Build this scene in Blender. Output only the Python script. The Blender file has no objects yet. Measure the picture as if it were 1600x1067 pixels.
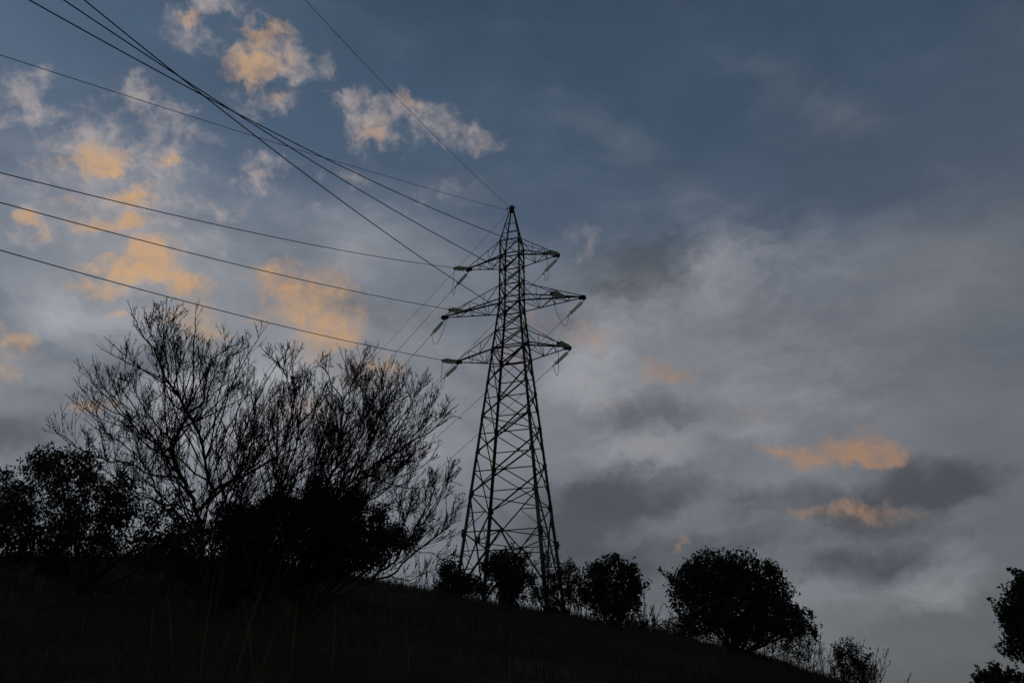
import bpy, math, random
import numpy as np
from mathutils import Vector, Matrix, noise as mnoise

random.seed(7); rng = np.random.default_rng(7)
scn = bpy.context.scene
COL = scn.collection

# ------------------------------------------------------------------ camera
EYE = 1.6; PITCH = math.radians(30); FPX = 1067.0
cam_d = bpy.data.cameras.new("camera"); cam = bpy.data.objects.new("camera", cam_d); COL.objects.link(cam)
cam.location = (0, 0, EYE); cam.rotation_euler = (math.radians(90) + PITCH, 0, 0)
cam_d.sensor_width = 36; cam_d.lens = 36 * FPX / 1600; cam_d.clip_end = 20000; cam_d.clip_start = 0.05
scn.camera = cam
CP, SP = math.cos(PITCH), math.sin(PITCH)

def ray(px, py):
    """world direction seen at a pixel of the 1600 x 1067 photograph"""
    dx, dy = (px - 800) / FPX, (533.5 - py) / FPX
    return Vector((dx, CP - dy * SP, SP + dy * CP))
def at(px, py, Y):
    d = ray(px, py); t = Y / d.y
    return Vector((d.x * t, Y, EYE + d.z * t))

# ------------------------------------------------------------------ sky
def lin(c):
    return tuple((v / 255 / 12.92 if v / 255 <= .04045 else ((v / 255 + .055) / 1.055) ** 2.4) for v in c) + (1.0,)
SUN_EL, SUN_AZ = math.radians(1.5), math.radians(-75)      # low in the west, to the left of the view
world = bpy.data.worlds.new("World"); scn.world = world; world.use_nodes = True
nt = world.node_tree; nt.nodes.clear()
def N(t, **kw):
    n = nt.nodes.new(t)
    for k, v in kw.items(): setattr(n, k, v)
    return n
def L(a, b): nt.links.new(a, b)
def M(op, a, b=None, c=None, clamp=False):
    n = N('ShaderNodeMath', operation=op, use_clamp=clamp)
    for i, v in enumerate((a, b, c)):
        if v is None: continue
        if hasattr(v, 'is_linked'): L(v, n.inputs[i])
        else: n.inputs[i].default_value = v
    return n.outputs[0]
def VM(op, a, b):
    n = N('ShaderNodeVectorMath', operation=op)
    for i, v in enumerate((a, b)):
        if hasattr(v, 'is_linked'): L(v, n.inputs[i])
        else: n.inputs[i].default_value = v
    return n.outputs[0]
def noise_tex(vec, scale, detail, rough=.55, dist=0.0, stretch=None):
    if stretch:
        mp = N('ShaderNodeMapping'); mp.inputs['Scale'].default_value = stretch; L(vec, mp.inputs[0]); vec = mp.outputs[0]
    n = N('ShaderNodeTexNoise'); n.inputs['Scale'].default_value = scale; n.inputs['Detail'].default_value = detail
    n.inputs['Roughness'].default_value = rough; n.inputs['Distortion'].default_value = dist; L(vec, n.inputs['Vector'])
    return n
def sstep(v, lo, hi, a=0.0, b=1.0):
    n = N('ShaderNodeMapRange', interpolation_type='SMOOTHSTEP'); L(v, n.inputs['Value'])
    for k, x in zip(('From Min', 'From Max', 'To Min', 'To Max'), (lo, hi, a, b)): n.inputs[k].default_value = x
    return n.outputs['Result']
def mixc(fac, a, b, mode='MIX'):
    n = N('ShaderNodeMix', data_type='RGBA', blend_type=mode)
    for s, v in ((n.inputs[0], fac), (n.inputs[6], a), (n.inputs[7], b)):
        if hasattr(v, 'is_linked'): L(v, s)
        else: s.default_value = v
    return n.outputs[2]
tc = N('ShaderNodeTexCoord'); DIR = tc.outputs['Generated']
def warp(amount, scale, detail, rough=.6):
    n = noise_tex(DIR, scale, detail, rough)
    return VM('MULTIPLY', VM('SUBTRACT', n.outputs['Color'], (.5, .5, .5)), (amount,) * 3)
W1 = VM('ADD', DIR, VM('ADD', warp(.055, 7.5, 4), warp(.05, 24, 4, .65)))
W2 = VM('ADD', DIR, VM('ADD', warp(.13, 4.5, 5, .6), warp(.03, 26, 3)))
def blobs(vec, items, gain=1.0):
    """sum of soft elliptical patches: (px, py, half width, half height, weight[, tilt]) fixed as directions of the sky"""
    acc = None
    for it in items:
        px, py, a, b, w = it[:5]; th = math.radians(it[5] if len(it) > 5 else 0)
        c = ray(px, py).normalized()
        e = ray(px + a * math.cos(th), py + a * math.sin(th)).normalized() - c
        g = ray(px - b * math.sin(th), py + b * math.cos(th)).normalized() - c
        ra, rb = e.length, g.length
        t1 = (e - c * e.dot(c)).normalized(); t2 = c.cross(t1)
        mp = N('ShaderNodeMapping', vector_type='TEXTURE')
        mp.inputs['Location'].default_value = c
        mp.inputs['Rotation'].default_value = Matrix((t1, t2, c)).transposed().to_euler('XYZ')
        mp.inputs['Scale'].default_value = (ra, rb, .8); L(vec, mp.inputs[0])
        gr = N('ShaderNodeTexGradient', gradient_type='SPHERICAL'); L(mp.outputs[0], gr.inputs[0])
        acc = M('MULTIPLY_ADD', gr.outputs['Fac'], w * gain, 0.0 if acc is None else acc)
    return acc

sky = N('ShaderNodeTexSky', sky_type='NISHITA', sun_disc=False)
sky.sun_elevation = SUN_EL; sky.sun_rotation = SUN_AZ; sky.altitude = 300; sky.air_density = 1.2; sky.dust_density = 1.0; sky.ozone_density = 2.0
sep = N('ShaderNodeSeparateXYZ'); L(DIR, sep.inputs[0])
Z = sep.outputs['Z']; X_ = sep.outputs['X']
ramp = N('ShaderNodeValToRGB'); L(Z, ramp.inputs[0])
cr = ramp.color_ramp; cr.interpolation = 'EASE'
stops = [(0.0, (108, 112, 118)), (.12, (114, 119, 126)), (.3, (116, 120, 129)), (.48, (110, 117, 130)), (.62, (86, 101, 122)), (.74, (72, 91, 113)), (.86, (60, 78, 98)), (1.0, (40, 52, 72))]
while len(cr.elements) < len(stops): cr.elements.new(.5)
for e, (p, c) in zip(cr.elements, stops): e.position = p; e.color = lin(c)
skyc = N('ShaderNodeVectorMath', operation='SCALE'); L(sky.outputs[0], skyc.inputs[0]); skyc.inputs[3].default_value = .10
base = mixc(.18, ramp.outputs[0], skyc.outputs[0])
# the side away from the sunset, and the sky behind, is darker
gloom = sstep(X_, -.75, .75, 1.22, .80)

FB = noise_tex(W2, 6.0, 6, .6, stretch=(1, 1, 2.6))                       # broad mottling
FBf = noise_tex(W1, 22.0, 5, .62)                                          # puff detail
FBw = noise_tex(VM('ADD', DIR, warp(.12, 4, 3)), 7.0, 5, .58, stretch=(.6, 1.2, 1.8))
fb = FB.outputs['Fac']; fbf = FBf.outputs['Fac']; fbw = FBw.outputs['Fac']

def layer(noise_v, k, b_, gate=4.0):
    """patch sum plus noise, the noise only where there is some patch"""
    g = M('MULTIPLY', b_, gate, clamp=True)
    return M('MULTIPLY_ADD', M('MULTIPLY', M('SUBTRACT', noise_v, .5), k), g, b_)
# thin grey veil over the lower sky and the left
veil_b = blobs(W2, [(1250, 640, 560, 330, .75), (950, 560, 330, 240, .6), (350, 560, 520, 320, .75), (1500, 420, 300, 150, .5, -10),
                    (150, 330, 330, 200, .5), (620, 400, 300, 180, .5), (650, 700, 500, 250, .6), (1300, 150, 420, 60, .22, 30), (1020, 260, 350, 60, .25, 40), (1150, 900, 560, 200, .55)])
veil = sstep(M('MULTIPLY_ADD', M('SUBTRACT', fbw, .5), .9, veil_b), .0, .95, 0, .85)
col = mixc(veil, base, lin((133, 136, 142)))
bright_b = blobs(W2, [(430, 600, 160, 70, .8), (250, 620, 70, 40, .9), (250, 680, 60, 45, .9), (640, 725, 60, 30, .7), (930, 620, 140, 70, .5), (1100, 430, 330, 140, .5), (960, 500, 150, 80, .5),
                      (560, 400, 160, 80, .3), (1000, 720, 200, 40, .4), (1230, 600, 300, 110, .5), (90, 470, 170, 90, .8), (400, 700, 130, 60, .7), (1330, 930, 260, 70, .45), (1480, 900, 160, 90, .35), (1000, 695, 120, 40, .8), (920, 560, 120, 90, .5), (1150, 680, 160, 40, .4), (1100, 850, 120, 40, .3), (1200, 930, 160, 50, .4)])
bright = sstep(layer(fb, 1.35, bright_b), .05, .9, 0, .75)
col = mixc(bright, col, lin((158, 159, 165)))
# dark grey cloud bodies
dark_b = blobs(W2, [(60, 645, 190, 75, 1.1), (140, 570, 150, 60, .7), (20, 700, 120, 60, .9), (250, 575, 110, 40, .7), (40, 518, 60, 22, .6), (960, 768, 170, 56, 1.5, -4), (890, 825, 200, 80, .9),
                    (1480, 748, 180, 52, 1.6, 3), (1370, 785, 240, 52, 1.0), (1180, 780, 240, 44, .6), (1180, 850, 320, 60, .85, -6), (1420, 862, 240, 44, .9, -10), (1010, 650, 170, 60, .55), (980, 420, 150, 60, .8), (990, 480, 150, 60, .6),
                    (650, 520, 170, 80, .5), (430, 400, 140, 50, .4), (720, 650, 110, 90, .5), (900, 880, 260, 100, .7), (1150, 760, 180, 60, .5), (560, 470, 120, 50, .4), (330, 540, 120, 40, .4), (1150, 900, 300, 60, .5)])
dark = sstep(layer(M('ADD', fb, M('MULTIPLY', M('SUBTRACT', fbf, .5), .35)), -1.4, dark_b), .0, 1.35, 0, .93)
col = mixc(dark, col, lin((80, 84, 91)))
# pale puffs high on the left
puff_b = blobs(W1, [(298, 42, 56, 60, 1.1), (335, 6, 34, 24, .7), (390, 20, 36, 24, .6), (415, 88, 84, 66, 1.15), (478, 112, 56, 34, .8), (428, 165, 78, 34, 1.0), (590, 198, 88, 66, 1.1), (555, 165, 50, 34, .7),
                    (700, 195, 80, 36, .9, 28), (640, 162, 40, 28, .9), (745, 218, 56, 26, .7, 20), (35, 150, 65, 60, .8), (72, 115, 36, 22, .7), (60, 172, 30, 44, .8), (15, 190, 40, 24, .6), (100, 235, 40, 20, .6), (30, 290, 50, 26, .5), (330, 215, 44, 24, .5), (300, 310, 50, 22, .5), (440, 250, 40, 26, .5), (340, 330, 60, 18, .5), (250, 340, 40, 20, .5), (540, 280, 60, 30, .4), (120, 150, 30, 18, .5), (480, 330, 70, 24, .4), (600, 330, 60, 22, .35), (300, 170, 40, 24, .5), (210, 130, 60, 40, .7), (240, 180, 105, 56, .7, 25),
                    (130, 195, 70, 50, .9), (160, 245, 135, 52, 1.0), (270, 245, 50, 44, 1.0), (180, 315, 130, 70, .9), (70, 350, 80, 34, .6), (250, 410, 130, 80, .8), (170, 440, 110, 50, .7), (380, 290, 150, 60, .45), (690, 300, 110, 40, .35),
                    (900, 378, 50, 36, .8, 40), (930, 525, 60, 30, .5), (1090, 405, 36, 26, .6), (960, 415, 40, 22, .5), (130, 385, 30, 18, .6), (410, 280, 50, 40, .4), (20, 365, 34, 22, .5), (340, 370, 60, 24, .45)])
fine = noise_tex(VM('ADD', DIR, warp(.05, 14, 3)), 46.0, 5, .6).outputs['Fac']
puff = M('MULTIPLY', sstep(layer(M('ADD', fbf, M('MULTIPLY', M('SUBTRACT', fine, .5), .45)), 2.3, puff_b), .08, 1.35, 0, .80), sstep(fine, .3, .62, .55, 1.0))
col = mixc(puff, col, lin((160, 151, 150)))
# clouds lit by the last sun
glow_b = blobs(W1, [(305, 35, 42, 22, .8), (405, 48, 66, 26, .95), (405, 100, 76, 46, 1.25), (430, 150, 50, 20, .7), (590, 208, 48, 40, .7), (635, 160, 34, 24, .6), (210, 170, 34, 20, .5), (145, 248, 88, 28, 1.0), (165, 262, 50, 12, .6), (270, 245, 36, 20, 1.0),
                    (205, 298, 48, 26, 1.25), (155, 342, 64, 20, 1.1), (208, 335, 24, 14, .8), (115, 315, 30, 18, .6), (60, 345, 36, 20, .8), (228, 398, 80, 46, 1.5), (285, 440, 66, 34, 1.1), (165, 425, 64, 36, 1.0), (160, 457, 60, 16, .7), (112, 446, 34, 14, .7), (490, 465, 110, 75, .95), (430, 430, 70, 44, .6),
                    (300, 490, 120, 50, .5), (510, 505, 90, 60, .6), (20, 520, 55, 30, 1.1), (10, 572, 50, 36, .9), (330, 527, 80, 28, .7), (182, 482, 30, 12, .9), (520, 550, 90, 50, .5), (605, 570, 40, 24, .8), (565, 590, 70, 34, .5),
                    (145, 632, 50, 22, .8), (925, 530, 48, 30, .95), (1040, 580, 62, 30, .95), (865, 500, 80, 46, .55), (688, 492, 34, 20, .6), (1285, 710, 150, 30, 1.2, 2), (1370, 698, 90, 44, 1.2), (1220, 702, 60, 18, .7), (1300, 682, 30, 30, .6), (1355, 806, 120, 22, 1.0),
                    (1066, 850, 14, 36, .9, 35), (1260, 800, 60, 16, .4), (805, 555, 60, 30, .5), (470, 640, 90, 40, .5), (1340, 890, 70, 20, .3), (1170, 648, 60, 26, .3), (1260, 555, 60, 20, .2), (540, 530, 60, 30, .5), (945, 625, 40, 20, .4), (390, 285, 60, 20, .2)])
gsum = layer(M('ADD', fbf, M('MULTIPLY', M('SUBTRACT', fine, .5), .28)), 1.8, glow_b)
glow = M('MULTIPLY', sstep(gsum, .08, 1.25, 0, .95), sstep(M('ADD', M('MULTIPLY', fine, .5), M('MULTIPLY', fb, .5)), .36, .58, .5, 1.0))
# warmer and brighter towards the sunset on the left, pinker on the right
warmth = sstep(X_, -.55, .35)
glowc = mixc(warmth, lin((186, 149, 106)), lin((170, 136, 114)))
glowc = mixc(sstep(fbf, .35, .65, 0, .35), glowc, lin((164, 134, 114)))
col = mixc(glow, col, glowc)
# the sky dims away from the sunset and towards the east behind the viewer
mott = sstep(M('ADD', M('MULTIPLY', fb, .6), M('MULTIPLY', fbw, .4)), .3, .7, .93, 1.09)
gl = N('ShaderNodeVectorMath', operation='SCALE'); L(col, gl.inputs[0]); L(M('MULTIPLY', M('MULTIPLY', gloom, mott), sstep(sep.outputs['Y'], -.6, .2, .75, 1.0)), gl.inputs[3])
bg = N('ShaderNodeBackground'); L(gl.outputs[0], bg.inputs[0]); bg.inputs[1].default_value = 1.0
wo = N('ShaderNodeOutputWorld'); L(bg.outputs[0], wo.inputs[0])
world.cycles.sampling_method = 'MANUAL'; world.cycles.sample_map_resolution = 256

# the sun has all but set: its lamp is a faint warm graze
sd = bpy.data.lights.new("sun", 'SUN'); sd.energy = .012; sd.angle = math.radians(8); sd.color = (1, .62, .38)
sun = bpy.data.objects.new("sun", sd); COL.objects.link(sun); sun.location = (-60, 20, 60)
sdir = Vector((math.sin(SUN_AZ) * math.cos(math.radians(6)), math.cos(SUN_AZ) * math.cos(math.radians(6)), math.sin(math.radians(6))))
sun.rotation_euler = sdir.to_track_quat('Z', 'Y').to_euler()
scn.view_settings.view_transform = 'Standard'; scn.view_settings.look = 'None'; scn.view_settings.exposure = 0; scn.view_settings.gamma = 1
scn.cycles.max_bounces = 10; scn.cycles.diffuse_bounces = 2; scn.cycles.transmission_bounces = 10; scn.cycles.transparent_max_bounces = 4

# ------------------------------------------------------------------ helpers
def tag(o, label=None, cat=None, group=None, kind=None):
    if label: o['label'] = label
    if cat: o['category'] = cat
    if group: o['group'] = group
    if kind: o['kind'] = kind
    return o
def link(name, V, F, mat, parent=None, smooth=False):
    me = bpy.data.meshes.new(name)
    V = np.asarray(V, dtype=np.float32); F = np.asarray(F, dtype=np.int32)
    me.vertices.add(len(V)); me.vertices.foreach_set('co', V.ravel())
    k = F.shape[1]; me.loops.add(F.size); me.loops.foreach_set('vertex_index', F.ravel())
    me.polygons.add(len(F)); me.polygons.foreach_set('loop_start', np.arange(0, F.size, k, dtype=np.int32))
    me.update(calc_edges=True); me.validate()
    if smooth: me.polygons.foreach_set('use_smooth', np.ones(len(me.polygons), dtype=bool))
    me.materials.append(mat)
    o = bpy.data.objects.new(name, me); COL.objects.link(o)
    if parent: o.parent = parent; o.matrix_parent_inverse = Matrix.Translation(-parent.location)
    return o
def empty(name, loc):
    o = bpy.data.objects.new(name, None); o.location = loc; o.empty_display_size = .3; COL.objects.link(o); return o
class MB:
    """quads only; triangles repeat a vertex is avoided by using quads throughout"""
    def __init__(s): s.V = []; s.F = []; s.n = 0
    def add(s, V, F): s.V.append(np.asarray(V, float)); s.F.append(np.asarray(F, int) + s.n); s.n += len(V)
    def bar(s, a, b, w, h=None, up=(0, 0, 1)):
        a = np.array(a, float); b = np.array(b, float); h = h or w
        d = b - a; d /= np.linalg.norm(d) + 1e-12
        u = np.array(up, float)
        if abs(d @ u) > .97: u = np.array((1., 0, 0))
        x = np.cross(d, u); x /= np.linalg.norm(x); y = np.cross(x, d)
        c = [(-1, -1), (1, -1), (1, 1), (-1, 1)]
        V = [p + x * i * w / 2 + y * j * h / 2 for p in (a, b) for i, j in c]
        s.add(V, [(0, 1, 2, 3), (7, 6, 5, 4), (0, 4, 5, 1), (1, 5, 6, 2), (2, 6, 7, 3), (3, 7, 4, 0)])
    def angle(s, a, b, w, n1, n2, t=.012):
        """L-section steel angle: two thin flanges along a-b, spreading along n1 and n2"""
        a = np.array(a, float); b = np.array(b, float)
        for n, m in ((n1, n2), (n2, n1)):
            n = np.array(n, float); m = np.array(m, float)
            V = [p + n * w * i + m * t * j for p in (a, b) for i, j in ((0, 0), (1, 0), (1, 1), (0, 1))]
            s.add(V, [(0, 1, 2, 3), (7, 6, 5, 4), (0, 4, 5, 1), (1, 5, 6, 2), (2, 6, 7, 3), (3, 7, 4, 0)])
    def tube(s, P, R, k=4, cap=False):
        P = np.asarray(P, float); R = np.broadcast_to(np.asarray(R, float), (len(P),))
        T = np.gradient(P, axis=0); T /= np.linalg.norm(T, axis=1)[:, None] + 1e-12
        ref = np.array((.31, .17, .93)) if abs(T[0][2]) < .8 else np.array((.93, .3, .1))
        X = np.cross(T, ref); X /= np.linalg.norm(X, axis=1)[:, None] + 1e-12; Y = np.cross(T, X)
        an = np.arange(k) * 2 * math.pi / k
        V = P[:, None] + R[:, None, None] * (X[:, None] * np.cos(an)[None, :, None] + Y[:, None] * np.sin(an)[None, :, None])
        n = len(P); i = np.arange(n - 1)[:, None] * k; j = np.arange(k)[None]; j2 = (j + 1) % k
        F = np.stack([i + j, i + j2, i + k + j2, i + k + j], -1).reshape(-1, 4)
        s.add(V.reshape(-1, 3), F)
    def lathe(s, a, b, prof, k=12):
        a = np.array(a, float); b = np.array(b, float); d = b - a
        P = np.array([a + d * t for t, r in prof])
        u = d / np.linalg.norm(d); ref = np.array((0, 0, 1.)) if abs(u[2]) < .9 else np.array((1., 0, 0))
        X = np.cross(u, ref); X /= np.linalg.norm(X); Y = np.cross(u, X); an = np.arange(k) * 2 * math.pi / k
        C = X[None] * np.cos(an)[:, None] + Y[None] * np.sin(an)[:, None]
        V = P[:, None] + np.array([r for t, r in prof])[:, None, None] * C[None]
        n = len(P); i = np.arange(n - 1)[:, None] * k; j = np.arange(k)[None]; j2 = (j + 1) % k
        s.add(V.reshape(-1, 3), np.stack([i + j, i + j2, i + k + j2, i + k + j], -1).reshape(-1, 4))
    def build(s, name, mat, parent=None, smooth=False):
        return link(name, np.concatenate(s.V), np.concatenate(s.F), mat, parent, smooth)

def mat(name, c1, c2, scale=4.0, rough=.85, metal=0.0, spec=.3, trans=0.0, detail=6, bump=0.0):
    m = bpy.data.materials.new(name); m.use_nodes = True; t = m.node_tree; b = t.nodes['Principled BSDF']
    tcn = t.nodes.new('ShaderNodeTexCoord'); n = t.nodes.new('ShaderNodeTexNoise'); r = t.nodes.new('ShaderNodeValToRGB')
    n.inputs['Scale'].default_value = scale; n.inputs['Detail'].default_value = detail; n.inputs['Roughness'].default_value = .65
    t.links.new(tcn.outputs['Object'], n.inputs['Vector']); t.links.new(n.outputs['Fac'], r.inputs[0])
    r.color_ramp.elements[0].position = .35; r.color_ramp.elements[1].position = .68
    r.color_ramp.elements[0].color = (*c1, 1); r.color_ramp.elements[1].color = (*c2, 1)
    t.links.new(r.outputs[0], b.inputs['Base Color']); b.inputs['Roughness'].default_value = rough
    b.inputs['Metallic'].default_value = metal; b.inputs['Specular IOR Level'].default_value = spec
    b.inputs['Transmission Weight'].default_value = trans
    if bump:
        bp = t.nodes.new('ShaderNodeBump'); bp.inputs['Strength'].default_value = bump; t.links.new(n.outputs['Fac'], bp.inputs['Height']); t.links.new(bp.outputs[0], b.inputs['Normal'])
    return m
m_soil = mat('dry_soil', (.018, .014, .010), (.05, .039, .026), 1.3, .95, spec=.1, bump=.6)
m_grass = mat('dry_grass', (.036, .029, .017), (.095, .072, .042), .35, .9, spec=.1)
m_straw = mat('straw', (.10, .08, .045), (.20, .16, .09), 2.0, .9, spec=.1)
m_steel = mat('weathered_steel', (.030, .020, .014), (.085, .065, .048), 2.5, .75, .15, .3)
m_leg = mat('leg_steel_sun_tint', (.045, .028, .018), (.13, .095, .062), 2.0, .7, .15, .3)  # legs browner and lighter than the bracing: warm sun graze put into colour
m_wire = mat('conductor', (.02, .02, .02), (.04, .04, .04), 3.0, .6, .5)
m_fit = mat('fitting_steel', (.04, .035, .03), (.09, .08, .07), 8.0, .6, .4)
m_glass = mat('insulator_glass', (.58, .62, .38), (.74, .76, .54), 6.0, .3, 0, .5, .8)
m_glass.node_tree.nodes['Principled BSDF'].inputs['IOR'].default_value = 1.25
m_bark = mat('grey_bark', (.020, .016, .013), (.055, .045, .036), 9.0, .95, spec=.1, bump=.4)
m_twig = mat('twig_bark', (.018, .014, .012), (.04, .032, .026), 9.0, .95, spec=.1)
m_bud = mat('bud_leaf', (.025, .024, .014), (.06, .055, .028), 5.0, .8, spec=.1)
m_leaf = mat('evergreen_leaf', (.016, .024, .012), (.045, .06, .028), 1.2, .75, spec=.15)
m_leaf2 = mat('willow_leaf', (.028, .034, .014), (.07, .075, .035), 1.2, .75, spec=.15)

# ------------------------------------------------------------------ terrain
CR_PX = [(-1400, 905), (-600, 880), (0, 868), (280, 872), (450, 888), (560, 902), (682, 926), (750, 938), (850, 957), (950, 977), (1050, 993), (1130, 1012), (1230, 1038), (1290, 1062), (1400, 1098), (1600, 1150), (2100, 1230), (3200, 1330)]
CY = 44.0
_cu = []; _cz = []
for px, py in CR_PX:
    d = ray(px, py); _cu.append(d.x / d.y); _cz.append(EYE + CY * d.z / d.y)
def fbm2(x, y, oct=4):
    s = 0; a = 1
    for o in range(oct):
        s += a * mnoise.noise(Vector((x, y, o * 7.3))); x *= 2.03; y *= 2.03; a *= .5
    return s
def hgt(x, y):
    yy = max(y, 6.0); u = x / yy if y > 6 else x / 6.0
    u = u * min(1.0, 1.0)
    zc = float(np.interp(u, _cu, _cz))
    t = y / CY
    if t < 0: z = zc * t * .5
    elif t < .9: z = zc * t
    elif t < 1.25:
        q = (t - .9) / .35; z = zc * (.9 + .35 * q - .35 * q * q * 1.0)
    else:
        z = zc * .9 - (t - 1.25) * CY * .42
    n = .28 * fbm2(x * .12, y * .12) + .07 * fbm2(x * .9, y * .9, 3)
    n *= min(1, max(0, (y + 4) / 10)) if y < 6 else 1
    z += n * (.9 if y > 30 else 1) + (.10 * fbm2(x * .55 + 5, y * .55, 3) if 30 < y < 60 else 0)
    return max(z, -40 + 6 * fbm2(x * .004, y * .004))
def build_ground():
    ys = np.concatenate([-np.geomspace(2500, 12, 22), np.linspace(-9, 4, 10), np.arange(4.6, 62, .55), np.geomspace(64, 6000, 40)])
    us = np.concatenate([-np.geomspace(5000, 60, 20), np.linspace(-56, -34, 12), np.arange(-33, 46, .6), np.linspace(48, 70, 8), np.geomspace(80, 5000, 20)])
    V = [(x, y, hgt(x, y)) for y in ys for x in us]
    nx = len(us); ny = len(ys); i = np.arange(ny - 1)[:, None] * nx; j = np.arange(nx - 1)[None]
    F = np.stack([i + j, i + j + 1, i + nx + j + 1, i + nx + j], -1).reshape(-1, 4)
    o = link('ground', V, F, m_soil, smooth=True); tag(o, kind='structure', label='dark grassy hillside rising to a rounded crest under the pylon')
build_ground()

# grass: blades over the slope, one object
def build_grass():
    B = []
    def patch(n, y0, y1, h0, h1, w):
        y = rng.uniform(y0 ** 1.0, y1, n); u = rng.uniform(-1.05, 1.0, n); x = u * (y * .98 + 1)
        k = np.array([mnoise.noise(Vector((a * .35, b * .35, 3.1))) for a, b in zip(x, y)])
        z = np.array([hgt(a, b) for a, b in zip(x, y)])
        h = rng.uniform(h0, h1, n) * (1 + .7 * k)
        an = rng.uniform(0, 2 * math.pi, n); lean = rng.normal(0, .28, n) * h; la = rng.uniform(0, 2 * math.pi, n)
        p = np.stack([x, y, z - .03], 1); s = np.stack([np.cos(an), np.sin(an), 0 * an], 1) * w[0]
        l = np.stack([np.cos(la), np.sin(la), 0 * la], 1)
        m = p + l * (lean * .35)[:, None] + np.array((0, 0, 1.)) * (h * .6)[:, None]
        t = p + l * lean[:, None] + np.array((0, 0, 1.)) * h[:, None]
        V = np.stack([p - s, p + s, m + s * .7, m - s * .7, t + s * .12, t - s * .12], 1)
        B.append(V.reshape(-1, 3))
    patch(26000, 6.5, 18, .18, .5, (.006,)); patch(34000, 18, 34, .2, .5, (.010,)); patch(42000, 33, 49, .22, .55, (.016,))
    V = np.concatenate(B); n = len(V) // 6; b = np.arange(n)[:, None] * 6
    F = np.concatenate([b + np.array([[0, 1, 2, 3]]), b + np.array([[3, 2, 4, 5]])])
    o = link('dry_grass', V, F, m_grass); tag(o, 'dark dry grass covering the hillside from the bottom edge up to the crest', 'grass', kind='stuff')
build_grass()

# ------------------------------------------------------------------ pylon
PH = math.radians(15); E1 = np.array([math.cos(PH), -math.sin(PH), 0]); E2 = np.array([math.sin(PH), math.cos(PH), 0]); TC = np.array([0, 42., 0])
ZT, ZM, ZL, ZW = 32.8, 28.7, 24.75, 28.7
def width(z):
    if z > 34.4: return 1.6 + (.26 - 1.6) * (z - 34.4) / (38.1 - 34.4)
    return 1.6 if z >= ZW else 1.6 + .183 * (ZW - z)
def corner(i, j, z):
    w = width(z) / 2; return TC + E1 * i * w + E2 * j * w + np.array((0, 0, z))
UPV = np.array((0, 0, 1.))
pylon = empty('electricity_pylon', (0, 42, hgt(0, 42)))
tag(pylon, 'tall brown steel lattice pylon with three pairs of cross-arms standing on the hill crest', 'pylon')
FOOT = {}
for i in (-1, 1):
    for j in (-1, 1):
        zb = 8.0
        for _ in range(6): c = corner(i, j, zb); zb = hgt(c[0], c[1]) - .15
        FOOT[i, j] = zb
        mb = MB()
        zs = [zb, 14.3, 19.6, 24.75, 28.7, 34.4, 38.1]; wd = [.20, .18, .16, .14, .115, .09]
        for a, b, w in zip(zs[:-1], zs[1:], wd):
            mb.angle(corner(i, j, a), corner(i, j, b + .05), w, -E1 * i, -E2 * j, .028)
            mb.angle(corner(i, j, b - .3) + (E1 * i + E2 * j) * .012, corner(i, j, b + .3) + (E1 * i + E2 * j) * .012, w * 1.08, -E1 * i, -E2 * j, .02)
        # step bolts
        if (i, j) == (1, 1):
            for z in np.arange(zb + 3, 34, .42): mb.bar(corner(i, j, z), corner(i, j, z) + E1 * .10, .016)
        lg = mb.build('leg', m_leg, pylon)
        fb_ = MB(); c = corner(i, j, zb); c2 = corner(i, j, zb + .45)
        fb_.lathe(c - UPV * .5, c2, [(0, .42), (.7, .42), (.78, .36), (1, .3), (1, 0.01)], 10)
        fb_.build('concrete_footing', m_soil, lg)
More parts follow.
